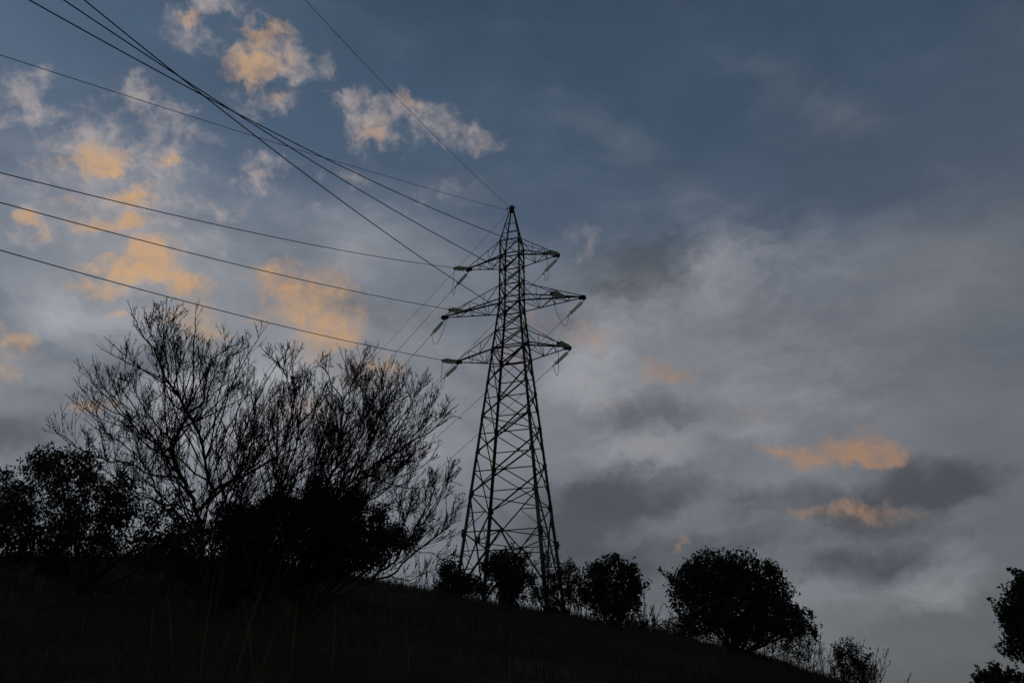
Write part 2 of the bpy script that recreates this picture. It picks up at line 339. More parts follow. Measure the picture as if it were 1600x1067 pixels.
    # per side
faces = {'near': ((-1, -1), (1, -1), -E2), 'far': ((-1, 1), (1, 1), E2), 'left': ((-1, -1), (-1, 1), -E1), 'right': ((1, -1), (1, 1), E1)}
PANELS = [24.75, 22.1, 19.6, 17.05, 14.3]
CEN = [23.3, 20.9, 18.3, 15.75]
UP = [(24.75, 26.25), (26.25, 27.5), (27.5, 28.7), (28.7, 30.3), (30.3, 31.5), (31.5, 32.8), (32.8, 34.4)]
def gusset(mb, p, n, s=.2):
    n = np.array(n); s *= .72; mb = MB()
    mb.bar(p - UPV * s * .5, p + UPV * s * .5, s * .8, .03, up=n); mb.build('gusset_plate', m_steel, pylon)
for fi, (fn, (ca, cb, nrm)) in enumerate(faces.items()):
    def A(z): return corner(*ca, z) - nrm * .02
    def B(z): return corner(*cb, z) - nrm * .02
    def brace(p, q, w=.085, off=0.0, nm='diagonal_brace'):
        w *= .78; mb = MB(); o = nrm * off; d = np.array(q) - np.array(p); d /= np.linalg.norm(d); side = np.cross(nrm, d)
        mb.angle(np.array(p) + o, np.array(q) + o, w, side, -nrm, .012); return mb.build(nm, m_steel, pylon)
    for z0, z1, zc in zip(PANELS[:-1], PANELS[1:], CEN):
        brace(A(z0), B(z1), .075, .045); brace(A(z1), B(z0), .105, -.045)
        brace(A(zc), B(zc), .07, -.012, 'horizontal_brace')
    for k, (a, b) in enumerate(UP):
        brace(A(a), B(b), .085, -.03); brace(A(b), B(a), .06, .035)
    for z in (24.75, 26.25, 28.7, 30.3, 32.8, 34.4): brace(A(z), B(z), .09, .012, 'horizontal_brace')
    for z in (35.2, 36.2): brace(A(z), B(z), .05, .012, 'horizontal_brace')
    gm = MB()
    for z0, z1, zc in zip(PANELS[:-1], PANELS[1:], CEN):
        wa, wb = width(z0), width(z1); zx = z0 + (z1 - z0) * wa / (wa + wb); gusset(gm, (A(zx) + B(zx)) / 2, nrm, .26)
    ZN = 11.95; node = (A(ZN) + B(ZN)) / 2; gusset(gm, node, nrm, .36)
    for z in PANELS + [28.7, 32.8]:
        gusset(gm, A(z) + (B(z) - A(z)) * .05, nrm, .3); gusset(gm, B(z) + (A(z) - B(z)) * .05, nrm, .3)
    fa, fb2 = FOOT[ca] + .3, FOOT[cb] + .3
    # bottom panel: V from the 14.3 m level to the node, wide inverted V from the node to the feet, with redundants
    brace(A(14.3), node, .10, .01); brace(B(14.3), node, .10, .01)
    brace(A(fa), node, .13, .01); brace(B(fb2), node, .13, .01)
    brace(A(ZN), node, .075, -.01, 'horizontal_brace'); brace(B(ZN), node, .075, -.01, 'horizontal_brace')
    def rb(p, q, w=.045):
        red = MB(); red.angle(np.array(p), np.array(q), w, UPV, -nrm, .01); red.build('redundant_brace', m_steel, pylon)
    for S, f in ((A, fa), (B, fb2)):
        for k, t in enumerate((.30, .58, .82)):
            q = node + (S(f) - node) * t; z = ZN + (f - ZN) * t
            rb(S(z), q); 
            zp = ZN + (f - ZN) * ((0, .30, .58)[k]); rb(S(zp), q)
        q = node + (S(14.3) - node) * .5; rb(S(13.1), q); rb(S(14.3 - 2.35 * .99), q)
# plan bracing inside
def plan(a, b):
    pb = MB(); pb.bar(a, b, .05); pb.build('plan_brace', m_steel, pylon)
for z in (11.95, 14.3, 19.6, 24.75, 28.7, 32.8):
    if z > 14: 
        plan(corner(-1, -1, z), corner(1, 1, z)); plan(corner(-1, 1, z + .07), corner(1, -1, z + .07))
    else:
        mids = [TC + E1 * i * width(z) / 2 + E2 * j * width(z) / 2 + UPV * z for i, j in ((-1, 0), (0, -1), (1, 0), (0, 1))]
        for k in range(4): plan(mids[k], mids[(k + 1) % 4])
for (i, j), zz in (((1, 1), 12.0), ((1, -1), 11.8), ((-1, -1), 11.9), ((-1, 1), 12.1)):
    g = MB(); c = corner(i, j, zz)
    for k in range(16):
        d = rng.normal(0, 1, 3); d /= np.linalg.norm(d); g.bar(c - d * .05, c + d * rng.uniform(.15, .26), .018)
    g.bar(c - UPV * .22, c + UPV * .22, .2, .2); g.build('anti_climb_guard', m_steel, pylon)
sg = MB(); a = corner(-1, -1, 11.45) * .42 + corner(1, -1, 11.45) * .0 + corner(-1, -1, 11.45) * .58; a = a + E1 * .95 - E2 * .03
sg.bar(a - UPV * .2, a + UPV * .2, .34, .015, up=E2); sg.build('warning_plate', m_fit, pylon)
pk = MB(); top = TC + UPV * 38.1
pk.bar(top - UPV * .35, top + UPV * .18, .30, .30, up=E1); pk.bar(top - E1 * .45 + UPV * .1, top + E1 * .3 + UPV * .1, .07); pk.bar(top - E1 * .42, top - E1 * .42 + UPV * .22, .05)
pk.build('peak_cap', m_steel, pylon)

def crossarm(side, a, zb, zt, n=4):
    tip = TC + E1 * side * a + UPV * zb
    par = MB(); lo = [corner(side, j, zb) for j in (-1, 1)]; hi = [corner(side, j, zt) for j in (-1, 1)]
    tl = [tip + E2 * j * .09 for j in (-1, 1)]
    par.bar(tip - E1 * side * .35 - UPV * .02, tip + E1 * side * .16 - UPV * .02, .26, .16, up=UPV)
    par.bar(tip - E2 * .22 - UPV * .03, tip + E2 * .22 - UPV * .03, .12, .2)
    arm_ = par.build('crossarm', m_steel, pylon)
    for k in range(2):
        for s, w in ((lo, .085), (hi, .07)):
            c = MB(); d = E2 * (-1 if k else 1)
            c.angle(s[k], tl[k] + (UPV * .1 if s is hi else 0), w, d, UPV * (1 if s is lo else -1), .014); c.build('chord', m_steel, arm_)
    def P(s, k, t): return s[k] + (tl[k] + (UPV * .1 if s is hi else 0) - s[k]) * t
    def lace(p, q, w=.038):
        la = MB(); la.bar(p, q, w); la.build('lacing_bar', m_steel, arm_)
    ts = (.34, .66) if n == 3 else (.26, .52, .76); prev = 0
    for q, t in enumerate(ts):
        for k in range(2):
            lace(P(lo, k, t), P(hi, k, t))
            if q % 2 == 0: lace(P(hi, k, prev), P(lo, k, t))
            elif t < .6: lace(P(lo, k, prev), P(hi, k, t))
            else: lace(P(lo, k, prev), P(hi, k, t), .03)
        lace(P(lo, 0, t), P(lo, 1, t)); lace(P(lo, q % 2, prev), P(lo, 1 - q % 2, t))
        prev = t
    return tip
TIPS = {}
for nm, a, zb, zt, n in (('top', 3.55, ZT, 34.4, 3), ('mid', 5.3, ZM, 30.3, 4), ('low', 4.07, ZL, 26.25, 3)):
    for s in (-1, 1): TIPS[nm, s] = crossarm(s, a, zb, zt, n)

# ------------------------------------------------------------------ insulators, conductors, jumper loops
def wire_pts(A, az, m, k, Lw, n=90, L0=0):
    t = L0 + (Lw - L0) * np.linspace(0, 1, n) ** 1.3
    return np.stack([A[0] + t * math.sin(az), A[1] + t * math.cos(az), A[2] - m * t + k * t * t], 1)
def insulator(A, B_, label, double=False):
    root = empty('insulator_string', A); A = np.array(A); B_ = np.array(B_); d = (B_ - A); Ln = np.linalg.norm(d); u = d / Ln
    prof = [(.12, .03)]; n = 11
    for i in range(n):
        t0 = .14 + .74 * i / n; dt = .74 / n
        prof += [(t0, .045), (t0 + dt * .15, .055), (t0 + dt * .35, .118), (t0 + dt * .55, .125), (t0 + dt * .62, .05), (t0 + dt * .99, .045)]
    side = np.cross(u, UPV); side /= np.linalg.norm(side)
    g = MB(); f = MB()
    for o in ((-.13, .13) if double else (0,)):
        g.lathe(A + side * o, B_ + side * o, prof, 12)
        f.bar(A + side * o * .4, A + side * o + u * Ln * .14, .04); f.bar(A + side * o + u * Ln * .87, B_ + side * o * .3, .04)
    if double:
        f.bar(A + u * Ln * .11 - side * .2, A + u * Ln * .11 + side * .18, .035, .06); f.bar(A + u * Ln * .9 - side * .2, A + u * Ln * .9 + side * .18, .035, .06)
    g.build('glass_discs', m_glass, root, True)
    f.bar(B_ - u * .12, B_ + u * .16, .055)
    f.bar(B_ - u * .1, B_ - u * .1 + UPV * .34, .018); f.bar(A + u * .1, A + u * .1 + UPV * .3, .018)
    f.build('clamp_fitting', m_fit, root)
    tag(root, label, 'insulator', 'insulator strings at the cross-arm tips')
def conductor(P, r, label, name='power_line', group='overhead lines strung from the pylon'):
    mb = MB(); mb.tube(P, r, 6); o = mb.build(name, m_wire, None, True); tag(o, label, 'wire', group)
NEAR_AZ, FAR_AZ = math.radians(212), math.radians(-38)
pos = {('top', -1): 'top left', ('mid', -1): 'middle left', ('low', -1): 'bottom left', ('top', 1): 'top right', ('mid', 1): 'middle right', ('low', 1): 'bottom right'}
NEARW = {('top', -1): (.5375, .0025), ('mid', -1): (.43, .002), ('low', -1): (.3425, .002), ('top', 1): (.48, .0035), ('mid', 1): (.33, .003), ('low', 1): (.21, .0035)}
FARW = {('top', -1): (.23, .0012), ('mid', -1): (.245, .0012), ('low', -1): (.1825, .0012), ('top', 1): (.25, .0012), ('mid', 1): (.2525, .0012), ('low', 1): (.265, .0012)}
IL = 1.55
for key, (m, k) in NEARW.items():
    nm, s = key; tip = TIPS[key] - UPV * .12; p = pos[key]
    if nm == 'mid': An = TC + E1 * s * 3.75 + UPV * (ZM + .12) - E2 * .28
    else: An = tip - E2 * .2
    P = wire_pts(An, NEAR_AZ, m, k, 150, 110, IL)
    insulator(An, P[0], f'green glass insulator pointing towards the viewer on the {p} cross-arm', double=True)
    r = .021
    conductor(P, r, f'thick cable from the {p} cross-arm up to the ' + ('left edge' if s < 0 else 'top left corner'))
    Af = tip + E2 * .2; mf, kf = FARW[key]
    Pf = wire_pts(Af, FAR_AZ, mf, kf, 130, 70, IL + .15)
    insulator(Af, Pf[0], f'green glass insulator slanting down and away from the {p} cross-arm')
    conductor(Pf, .017, f'thin cable running down behind the hill from the {p} cross-arm')
    a0 = P[0]; b0 = Pf[0]; t = np.linspace(0, 1, 26)[:, None]; dep = 1.5 if nm != 'mid' else 1.7
    J = a0 + (b0 - a0) * t; J[:, 2] -= (dep * (1 - (2 * t[:, 0] - 1) ** 2) ** .8)
    J[:, :2] += (E1 * s * .12)[None, :2] * np.sin(math.pi * t)
    mb = MB(); mb.tube(J, .016, 6); o = mb.build('jumper_loop', m_wire, None, True)
    tag(o, f'slack wire loop hanging under the {p} cross-arm between its insulators', 'wire', 'jumper loops under the cross-arms')
E0 = TC + UPV * 38.05
conductor(wire_pts(E0 - E1 * .42, NEAR_AZ, .5525, .001, 150, 110), .013, 'thin earth wire from the pylon peak to the upper left edge of the sky', 'earth_wire')
conductor(wire_pts(E0, math.radians(205), .3025, .003, 150, 110), .013, 'lone thin wire from the pylon peak rising steeply to the top edge', 'earth_wire')
conductor(wire_pts(E0 - E1 * .1, FAR_AZ, .1975, .0008, 130, 70), .012, 'thin earth wire from the pylon peak falling away behind the bare shrubs', 'earth_wire')

# ------------------------------------------------------------------ bare shrubs
def smooth_path(pts, seg=.18, jit=.02):
    P = np.array(pts, float); n = len(P)
    Q = np.vstack([2 * P[0] - P[1], P, 2 * P[-1] - P[-2]]); out = []
    for i in range(n - 1):
        p0, p1, p2, p3 = Q[i:i + 4]; k = max(2, int(np.linalg.norm(p2 - p1) / seg))
        for j in range(k):
            t = j / k; out.append(.5 * ((2 * p1) + (-p0 + p2) * t + (2 * p0 - 5 * p1 + 4 * p2 - p3) * t * t + (-p0 + 3 * p1 - 3 * p2 + p3) * t ** 3))
    out.append(P[-1]); out = np.array(out); out[1:-1] += rng.normal(0, jit, out[1:-1].shape); return out
class Shrub:
    def __init__(s): s.big = MB(); s.small = MB(); s.bv = []
    def buds(s, P, step, size, p=.8):
        L_ = np.linalg.norm(np.diff(P, axis=0), axis=1); cum = np.concatenate([[0], np.cumsum(L_)])
        if cum[-1] < step: return
        ts = np.arange(step * .6, cum[-1], step); ts = ts[rng.random(len(ts)) < p]
        if not len(ts): return
        C = np.stack([np.interp(ts, cum, P[:, k]) for k in range(3)], 1)
        D = np.stack([np.interp(np.minimum(ts + .05, cum[-1]), cum, P[:, k]) for k in range(3)], 1) - C + 1e-6
        D /= np.linalg.norm(D, axis=1)[:, None]
        R = rng.normal(0, 1, C.shape); R /= np.linalg.norm(R, axis=1)[:, None]
        A_ = D + R * .75; A_ /= np.linalg.norm(A_, axis=1)[:, None]; S = np.cross(A_, rng.normal(0, 1, C.shape)); S /= np.linalg.norm(S, axis=1)[:, None] + 1e-9
        l = (rng.uniform(.5, 1.2, len(ts)) * size)[:, None]
        s.bv.append(np.stack([C, C + A_ * l * .5 + S * l * .22, C + A_ * l, C + A_ * l * .5 - S * l * .22], 1).reshape(-1, 3))
    def side(s, P, r0, lv, dens, lmax, bud, f0=.25, ang=(22, 46)):
        L_ = np.linalg.norm(np.diff(P, axis=0), axis=1); cum = np.concatenate([[0], np.cumsum(L_)]); tot = cum[-1]
        n = rng.poisson(tot * (1 - f0) / dens)
        for _ in range(n):
            q = rng.uniform(f0, .94) * tot; i = min(np.searchsorted(cum, q), len(P) - 1); i = max(i, 1)
            d = P[i] - P[i - 1]; d /= np.linalg.norm(d) + 1e-9; b = P[i - 1] + d * (q - cum[i - 1])
            rv = rng.normal(0, 1, 3); rv -= d * (rv @ d); rv /= np.linalg.norm(rv) + 1e-9
            a = math.radians(rng.uniform(*ang)) * (1 if lv > 1 else .85); dd = d * math.cos(a) + rv * math.sin(a); dd[2] += .32; dd /= np.linalg.norm(dd)
            ln = min(lmax, .10 + .75 * (tot - q)) * rng.uniform(.35, 1.1)
            k = max(3, int(ln / .13)); st = ln / k; pts = [b]; c = dd.copy()
            for _j in range(k):
                c = c + rng.normal(0, .055, 3); c[2] += .07; c /= np.linalg.norm(c); pts.append(pts[-1] + c * st)
            pts = np.array(pts); r = max(.0048, r0 * .45 * (1 - .5 * q / tot)) if lv > 1 else .0042
            s.small.tube(pts, np.linspace(r, .0034, len(pts)), 3)
            if lv <= 2: s.buds(pts, .07, bud, .7)
            if lv > 1: s.side(pts, r, lv - 1, dens * (.72 if lv == 3 else 1.0), lmax * .45, bud, .15)
    def guide(s, pix, Y0, dY, r0, lv=3, dens=.16, lmax=1.0, bud=.05, f0=.3, r1=.004, lead=0):
        n = len(pix); pts = [at(px, py, Y0 + dY * (i / (n - 1))) for i, (px, py) in enumerate(pix)]
        P = smooth_path(pts); R = np.linspace(1, 0, len(P)) ** .8 * (r0 - r1) + r1
        s.big.tube(P, R, 6); s.buds(P[len(P) // 2:], .06, bud)
        s.side(P, r0 * .6, lv, dens, lmax, bud, f0)
        if lead:
            L_ = np.linalg.norm(np.diff(P, axis=0), axis=1); cum = np.concatenate([[0], np.cumsum(L_)])
            for _ in range(rng.poisson(cum[-1] * lead)):
                q = rng.uniform(.22, .72) * cum[-1]; i = max(1, int(np.searchsorted(cum, q))); d = P[i] - P[i - 1]; d /= np.linalg.norm(d)
                rv = rng.normal(0, 1, 3); rv -= d * (rv @ d); rv /= np.linalg.norm(rv); a = math.radians(rng.uniform(22, 50)); c = d * math.cos(a) + rv * math.sin(a)
                ln = (cum[-1] - q) * rng.uniform(.45, .8); k = max(5, int(ln / .16)); pts = [P[i - 1].copy()]
                for _j in range(k): c = c + rng.normal(0, .06, 3); c[2] += .045; c /= np.linalg.norm(c); pts.append(pts[-1] + c * ln / k)
                pts = np.array(pts); rr = max(.008, r0 * .42); s.big.tube(pts, np.linspace(rr, .005, k + 1), 5); s.side(pts, rr * .6, 3, dens * 1.5, .8, bud, .2); s.buds(pts[k // 2:], .07, bud)
    def build(s, name, label, cat='shrub', group=None, leafmat=None, twigs=True):
        base = s.big.V[0][0]
        root = empty(name, base); tag(root, label, cat, group)
        s.big.build('stems', m_bark, root, True)
        if s.small.V: s.small.build('twigs', m_twig, root)
        if s.bv:
            V = np.concatenate(s.bv); F = np.arange(len(V)).reshape(-1, 4); link('leaves', V, F, leafmat or m_bud, root)
        return root
def ground_px(px, Y):
    """pixel row where the hillside stands at distance Y under column px"""
    x = at(px, 980, Y).x; z = hgt(x, Y); v = -Y * SP + (z - EYE) * CP; d = Y * CP + (z - EYE) * SP
    return 533.5 - FPX * v / d

YA = 13.5; gA = ground_px(330, YA) + 12
sh = Shrub()
G = [([(322, gA), (320, 900), (313, 830), (300, 780), (290, 752), (274, 730), (268, 706), (268, 689), (279, 672), (300, 640), (318, 626), (324, 572), (345, 552), (382, 531)], -.3, .055),
     ([(268, 706), (242, 694), (210, 668), (180, 635), (150, 602), (127, 566)], -.4, .022),
     ([(290, 752), (262, 745), (236, 741), (200, 722), (171, 718), (132, 704), (99, 683), (72, 655)], .5, .022),
     ([(300, 800), (274, 788), (231, 779), (199, 760), (170, 738), (140, 720), (118, 700)], .9, .02),
     ([(324, gA), (318, 880), (311, 800), (330, 769), (324, 734), (319, 704), (297, 655), (279, 620), (256, 578), (240, 545), (215, 510), (198, 468)], .2, .045),
     ([(319, 704), (313, 677), (315, 644), (330, 600), (345, 560), (372, 516)], .7, .02),
     ([(256, 578), (252, 545), (265, 510), (278, 473)], -.1, .012),
     ([(262, 590), (246, 540), (230, 505), (223, 478)], .1, .012),
     ([(279, 620), (262, 570), (250, 520), (247, 476)], .3, .012),
     ([(297, 655), (285, 600), (288, 550), (296, 512)], .4, .013),
     ([(268, 689), (240, 660), (216, 620), (200, 585), (188, 540)], .6, .018),
     ([(330, 769), (355, 757), (381, 745), (420, 722), (442, 696), (452, 660), (462, 620), (458, 588)], .3, .03),
     ([(442, 696), (455, 650), (447, 590), (430, 565), (412, 548)], .5, .015),
     ([(447, 600), (446, 570), (445, 545)], .5, .010),
     ([(381, 745), (392, 700), (398, 650), (405, 610), (425, 570)], -.4, .018),
     ([(340, 720), (352, 680), (372, 640), (392, 600), (398, 572)], .8, .016),
     ([(236, 741), (200, 700), (165, 672), (135, 640), (112, 628)], .1, .014),
     ([(326, gA), (345, 900), (350, 840), (358, 790), (372, 740), (385, 690), (384, 640)], 1.2, .035),
     ([(210, 668), (190, 630), (175, 600), (170, 585)], .2, .01),
     ([(318, 626), (312, 585), (325, 548), (331, 524)], 0, .012),
     ([(320, 960), (295, 930), (269, 905), (240, 885), (190, 870)], -.5, .02),
     ([(300, 870), (270, 810), (240, 760), (215, 700), (200, 650)], 1.5, .024),
     ([(310, 850), (285, 790), (258, 720), (240, 660), (232, 620)], 1.8, .022),
     ([(330, 860), (350, 780), (400, 720), (425, 660), (430, 610)], 1.9, .024)]
for px, dY, r in G: sh.guide(px, YA, dY, r, 3, .19, 1.3, .048, .2, lead=1.7)
sh.build('bare_shrub', 'tall bare many-stemmed shrub with upswept twigs on the left slope, dotted with buds', 'shrub', 'bare shrubs on the left slope')

YB = 14.5; gB = ground_px(410, YB) + 12
sh = Shrub()
G = [([(408, gB), (420, 940), (440, 880), (470, 820), (500, 780), (525, 720), (534, 660), (534, 620), (520, 600), (508, 575), (504, 551)], 0, .05),
     ([(534, 640), (545, 610), (556, 590), (572, 560), (577, 537)], .3, .016),
     ([(412, gB), (430, 930), (465, 870), (510, 800), (552, 749), (590, 725), (639, 695), (684, 665), (704, 640), (717, 630)], -.4, .045),
     ([(684, 665), (700, 652), (712, 650), (720, 655)], -.3, .01),
     ([(552, 749), (575, 700), (595, 650), (600, 602), (609, 562)], .4, .022),
     ([(575, 700), (605, 650), (628, 610), (642, 573)], .6, .016),
     ([(590, 725), (620, 670), (650, 620), (669, 573)], -.2, .018),
     ([(639, 695), (660, 660), (676, 630), (684, 611)], .1, .014),
     ([(660, 680), (685, 650), (700, 635), (709, 622)], .2, .012),
     ([(404, gB), (402, 920), (408, 850), (425, 790), (448, 740), (462, 700), (470, 640), (477, 587), (500, 570), (520, 560)], .6, .036),
     ([(470, 660), (495, 630), (510, 600), (530, 585)], .8, .014),
     ([(500, 780), (520, 740), (560, 690), (570, 640), (560, 600), (552, 593), (556, 575)], 1.2, .022),
     ([(440, 880), (490, 830), (540, 800), (590, 775), (630, 742), (663, 727), (684, 700), (686, 685)], 1.0, .02),
     ([(420, 900), (430, 830), (440, 770), (432, 700), (440, 650), (436, 600)], 1.2, .022),
     ([(400, 930), (385, 860), (370, 790), (380, 720), (392, 670), (405, 630)], 1.4, .024),
     ([(470, 820), (480, 760), (500, 700), (505, 650), (490, 615)], 1.6, .02),
     ([(510, 800), (540, 740), (560, 720), (590, 670), (600, 640), (585, 600)], -.6, .018),
     ([(465, 870), (520, 820), (570, 780), (610, 740), (640, 715), (665, 690)], -.9, .02),
     ([(430, 900), (470, 800), (520, 700), (545, 650), (570, 600), (590, 575)], 2.0, .022)]
for px, dY, r in G: sh.guide(px, YB, dY, r, 3, .16, 1.3, .048, .2, lead=2.1)
sh.build('bare_shrub', 'wide bare shrub fanning to the right beside the pylon, its twigs densely tangled', 'shrub', 'bare shrubs on the left slope')

YC = 12.5; gC = ground_px(480, YC) + 8
sh = Shrub()
G = [([(476, gC), (500, 950), (540, 925), (579, 907), (605, 888), (617, 877), (640, 845), (654, 823), (668, 806), (690, 775), (700, 750), (722, 758)], 0, .032),
     ([(579, 907), (607, 898), (630, 880), (652, 861), (690, 829), (705, 820), (722, 812)], .3, .02),
     ([(617, 877), (628, 850), (630, 802), (625, 770), (640, 750)], .1, .014),
     ([(654, 823), (662, 790), (668, 760), (684, 735)], .3, .014),
     ([(690, 829), (705, 800), (715, 780), (724, 770)], .2, .012),
     ([(668, 806), (690, 770), (712, 745), (722, 732)], -.1, .011),
     ([(630, 802), (610, 792), (600, 788)], .2, .008), ([(652, 861), (672, 868), (700, 872), (720, 868)], .3, .008),
     ([(607, 898), (640, 905), (672, 890), (700, 885)], .2, .008), ([(605, 895), (630, 905), (655, 909)], .1, .007)]
for px, dY, r in G: sh.guide(px, YC, dY, r, 3, .12, .8, .045, .3, .005, lead=.8)
sh.build('bare_shrub', 'low thin bare shrub leaning right, its twigs reaching the lower left of the pylon', 'shrub', 'bare shrubs on the left slope')

# ------------------------------------------------------------------ leafy trees and bushes
def leafy(name, label, cat, lobes, Y, base_px, leaf=.14, n=9000, depth=None, asp=.5, m=None, group=None, limbs=5, r0=.12, clump=.28, hang=False, sprays=0, gap=.0, soft=.38, bumps=5):
    """lobes: (px, py, radius px); crown leaves in clumps through each lobe's volume"""
    gx = at(base_px, 990, Y).x; gz = hgt(gx, Y); base = Vector((gx, Y, gz - .1))
    root = empty(name, base); tag(root, label, cat, group)
    C = []; Rr = []
    for k, l in enumerate(lobes):
        px, py, r = l[:3]; dep = (ray(px, py).y * CP + ray(px, py).z * SP); dist = Y / ray(px, py).y * dep
        rw = r / FPX * dist; off = (l[3] if len(l) > 3 else rng.uniform(-.5, .5)) * (depth or rw)
        C.append(np.array(at(px, py, Y)) + np.array((0, off, off * ray(px, py).z / ray(px, py).y))); Rr.append(rw)
    C = np.array(C); Rr = np.array(Rr); C0 = C.copy(); nl = len(C)
    bd = rng.normal(0, 1, (nl * bumps, 3)); bd[:, 1] *= .6; bd /= np.linalg.norm(bd, axis=1)[:, None]; br = np.repeat(Rr, bumps)
    C = np.vstack([C, np.repeat(C, bumps, axis=0) + bd * (br * rng.uniform(.75, .98, len(br)))[:, None]]); Rr = np.concatenate([Rr * .88, br * rng.uniform(.14, .42, len(br))])
    wts = Rr ** 2.2 / (Rr ** 2.2).sum()
    ncl = max(20, n // 16); which = rng.choice(len(C), ncl, p=wts)
    dirs = rng.normal(0, 1, (ncl, 3)); dirs /= np.linalg.norm(dirs, axis=1)[:, None]
    rad = rng.random(ncl) ** soft * (1 + rng.normal(0, .04, ncl)); cc = C[which] + dirs * (rad * Rr[which])[:, None]
    if gap:
        keep = np.array([mnoise.noise(Vector(c * (1.6 / max(Rr.mean(), .3)))) > -.5 + gap for c in cc]); cc = cc[keep]; ncl = len(cc)
    if sprays:
        ex = []
        for _ in range(sprays):
            o = rng.integers(len(C)); d = rng.normal(0, 1, 3); d[2] = abs(d[2]) * .9 + .1; d[1] *= .5; d /= np.linalg.norm(d)
            p0 = C[o] + d * Rr[o] * .9; d2 = d + np.array((0, 0, .5)); d2 /= np.linalg.norm(d2)
            for t in np.arange(0, rng.uniform(.15, .55), .11): ex.append(p0 + d2 * t * clump / .3)
        ex = np.array(ex); ns = len(ex); cc = np.vstack([cc, ex]); ncl = len(cc)
    per = rng.integers(9, 24, ncl); idx = np.repeat(np.arange(ncl), per); cs = rng.uniform(.5, 1.2, ncl) * clump
    if sprays: per[-ns:] = rng.integers(3, 8, ns); cs[-ns:] = clump * .3; idx = np.repeat(np.arange(ncl), per)
    p = cc[idx] + np.clip(rng.normal(0, 1, (len(idx), 3)), -1.5, 1.5) * (cs[idx] * .5)[:, None]
    a = rng.normal(0, 1, p.shape); a[:, 2] += (-.9 if hang else .5); a /= np.linalg.norm(a, axis=1)[:, None]
    b = np.cross(a, rng.normal(0, 1, p.shape)); b /= np.linalg.norm(b, axis=1)[:, None]
    l = (rng.uniform(.6, 1.25, len(p)) * leaf)[:, None]
    V = np.stack([p, p + a * l * .45 + b * l * asp * .5, p + a * l, p + a * l * .45 - b * l * asp * .5], 1).reshape(-1, 3)
    link('crown', V, np.arange(len(V)).reshape(-1, 4), m or m_leaf, root)
    tr = MB()
    # limbs from the foot into the lobes, then boughs to clumps
    order = rng.permutation(nl)[:limbs] if nl > limbs else np.arange(nl)
    ends = []
    for o in order:
        st = np.array(base) + np.array((rng.normal(0, r0 * 1.6), rng.normal(0, r0 * 1.6), 0)); e = C[o]
        mid = st * .55 + e * .45 + rng.normal(0, .12, 3) * (Rr.mean()); mid[2] += .1 * abs(e[2] - st[2])
        P = smooth_path([st, st * .8 + mid * .2 + np.array((0, 0, .1)), mid, e], .25, .02); tr.tube(P, np.linspace(r0, r0 * .25, len(P)), 6); ends.append((P, r0))
    for q in rng.choice(ncl, min(ncl, 70), replace=False):
        P, _r = ends[rng.integers(len(ends))]; dd = np.linalg.norm(P - cc[q], axis=1); i = int(dd.argmin())
        i = max(1, i - 2); s0 = P[i]; mm = (s0 + cc[q]) / 2 + rng.normal(0, .08, 3)
        Q = smooth_path([s0, mm, cc[q]], .3, .015); tr.tube(Q, np.linspace(r0 * .22, .008, len(Q)), 4)
    tr.build('trunk', m_bark, root, True)
    return root
# big leafy bush at the left edge
leafy('leafy_bush', 'dense leafy bush at the far left behind the bare twigs, with drooping narrow leaves', 'bush',
      [(40, 757, 42), (95, 750, 46), (60, 800, 55), (130, 790, 58), (10, 800, 50), (20, 840, 40), (180, 800, 50), (215, 790, 38), (110, 835, 50), (170, 845, 45), (225, 835, 45), (60, 850, 40), (30, 722, 18), (52, 728, 20), (30, 868, 26), (90, 868, 26), (150, 872, 26), (210, 868, 26), (265, 872, 24), (80, 712, 20), (195, 760, 30), (250, 795, 34), (285, 822, 34), (120, 725, 20), (0, 760, 30), (150, 745, 34), (-60, 800, 70), (240, 860, 30), (270, 840, 30)],
      17.5, 110, leaf=.14, n=24000, asp=.30, soft=.85, gap=.1, sprays=130, m=m_leaf2, hang=True, limbs=8, r0=.05, clump=.24, depth=1.2)
leafy('leafy_bush', 'dark round leafy bush low between the bare shrubs and the pylon, hanging over the grass', 'bush',
      [(450, 822, 54), (500, 815, 58), (550, 825, 54), (590, 838, 40), (480, 860, 40), (530, 862, 36), (575, 866, 28), (420, 850, 46), (615, 838, 20), (395, 815, 46), (440, 790, 38), (510, 785, 38), (345, 815, 34), (565, 792, 28), (380, 870, 30), (430, 900, 30), (490, 895, 26), (545, 885, 20), (640, 850, 10)],
      16.5, 470, leaf=.12, n=44000, asp=.32, soft=1.0, gap=.0, sprays=90, m=m_leaf2, hang=True, limbs=7, r0=.05, clump=.2, depth=1.0)
leafy('leafy_bush', 'low scruffy bush in front of the trunks of the left bare shrub', 'bush',
      [(290, 850, 32), (330, 850, 30), (370, 850, 34), (300, 890, 30), (345, 890, 32), (255, 870, 28), (340, 920, 34), (385, 905, 36), (420, 900, 34)],
      16.0, 330, leaf=.11, n=9000, asp=.36, m=m_leaf2, limbs=5, r0=.04, clump=.2, depth=.8)
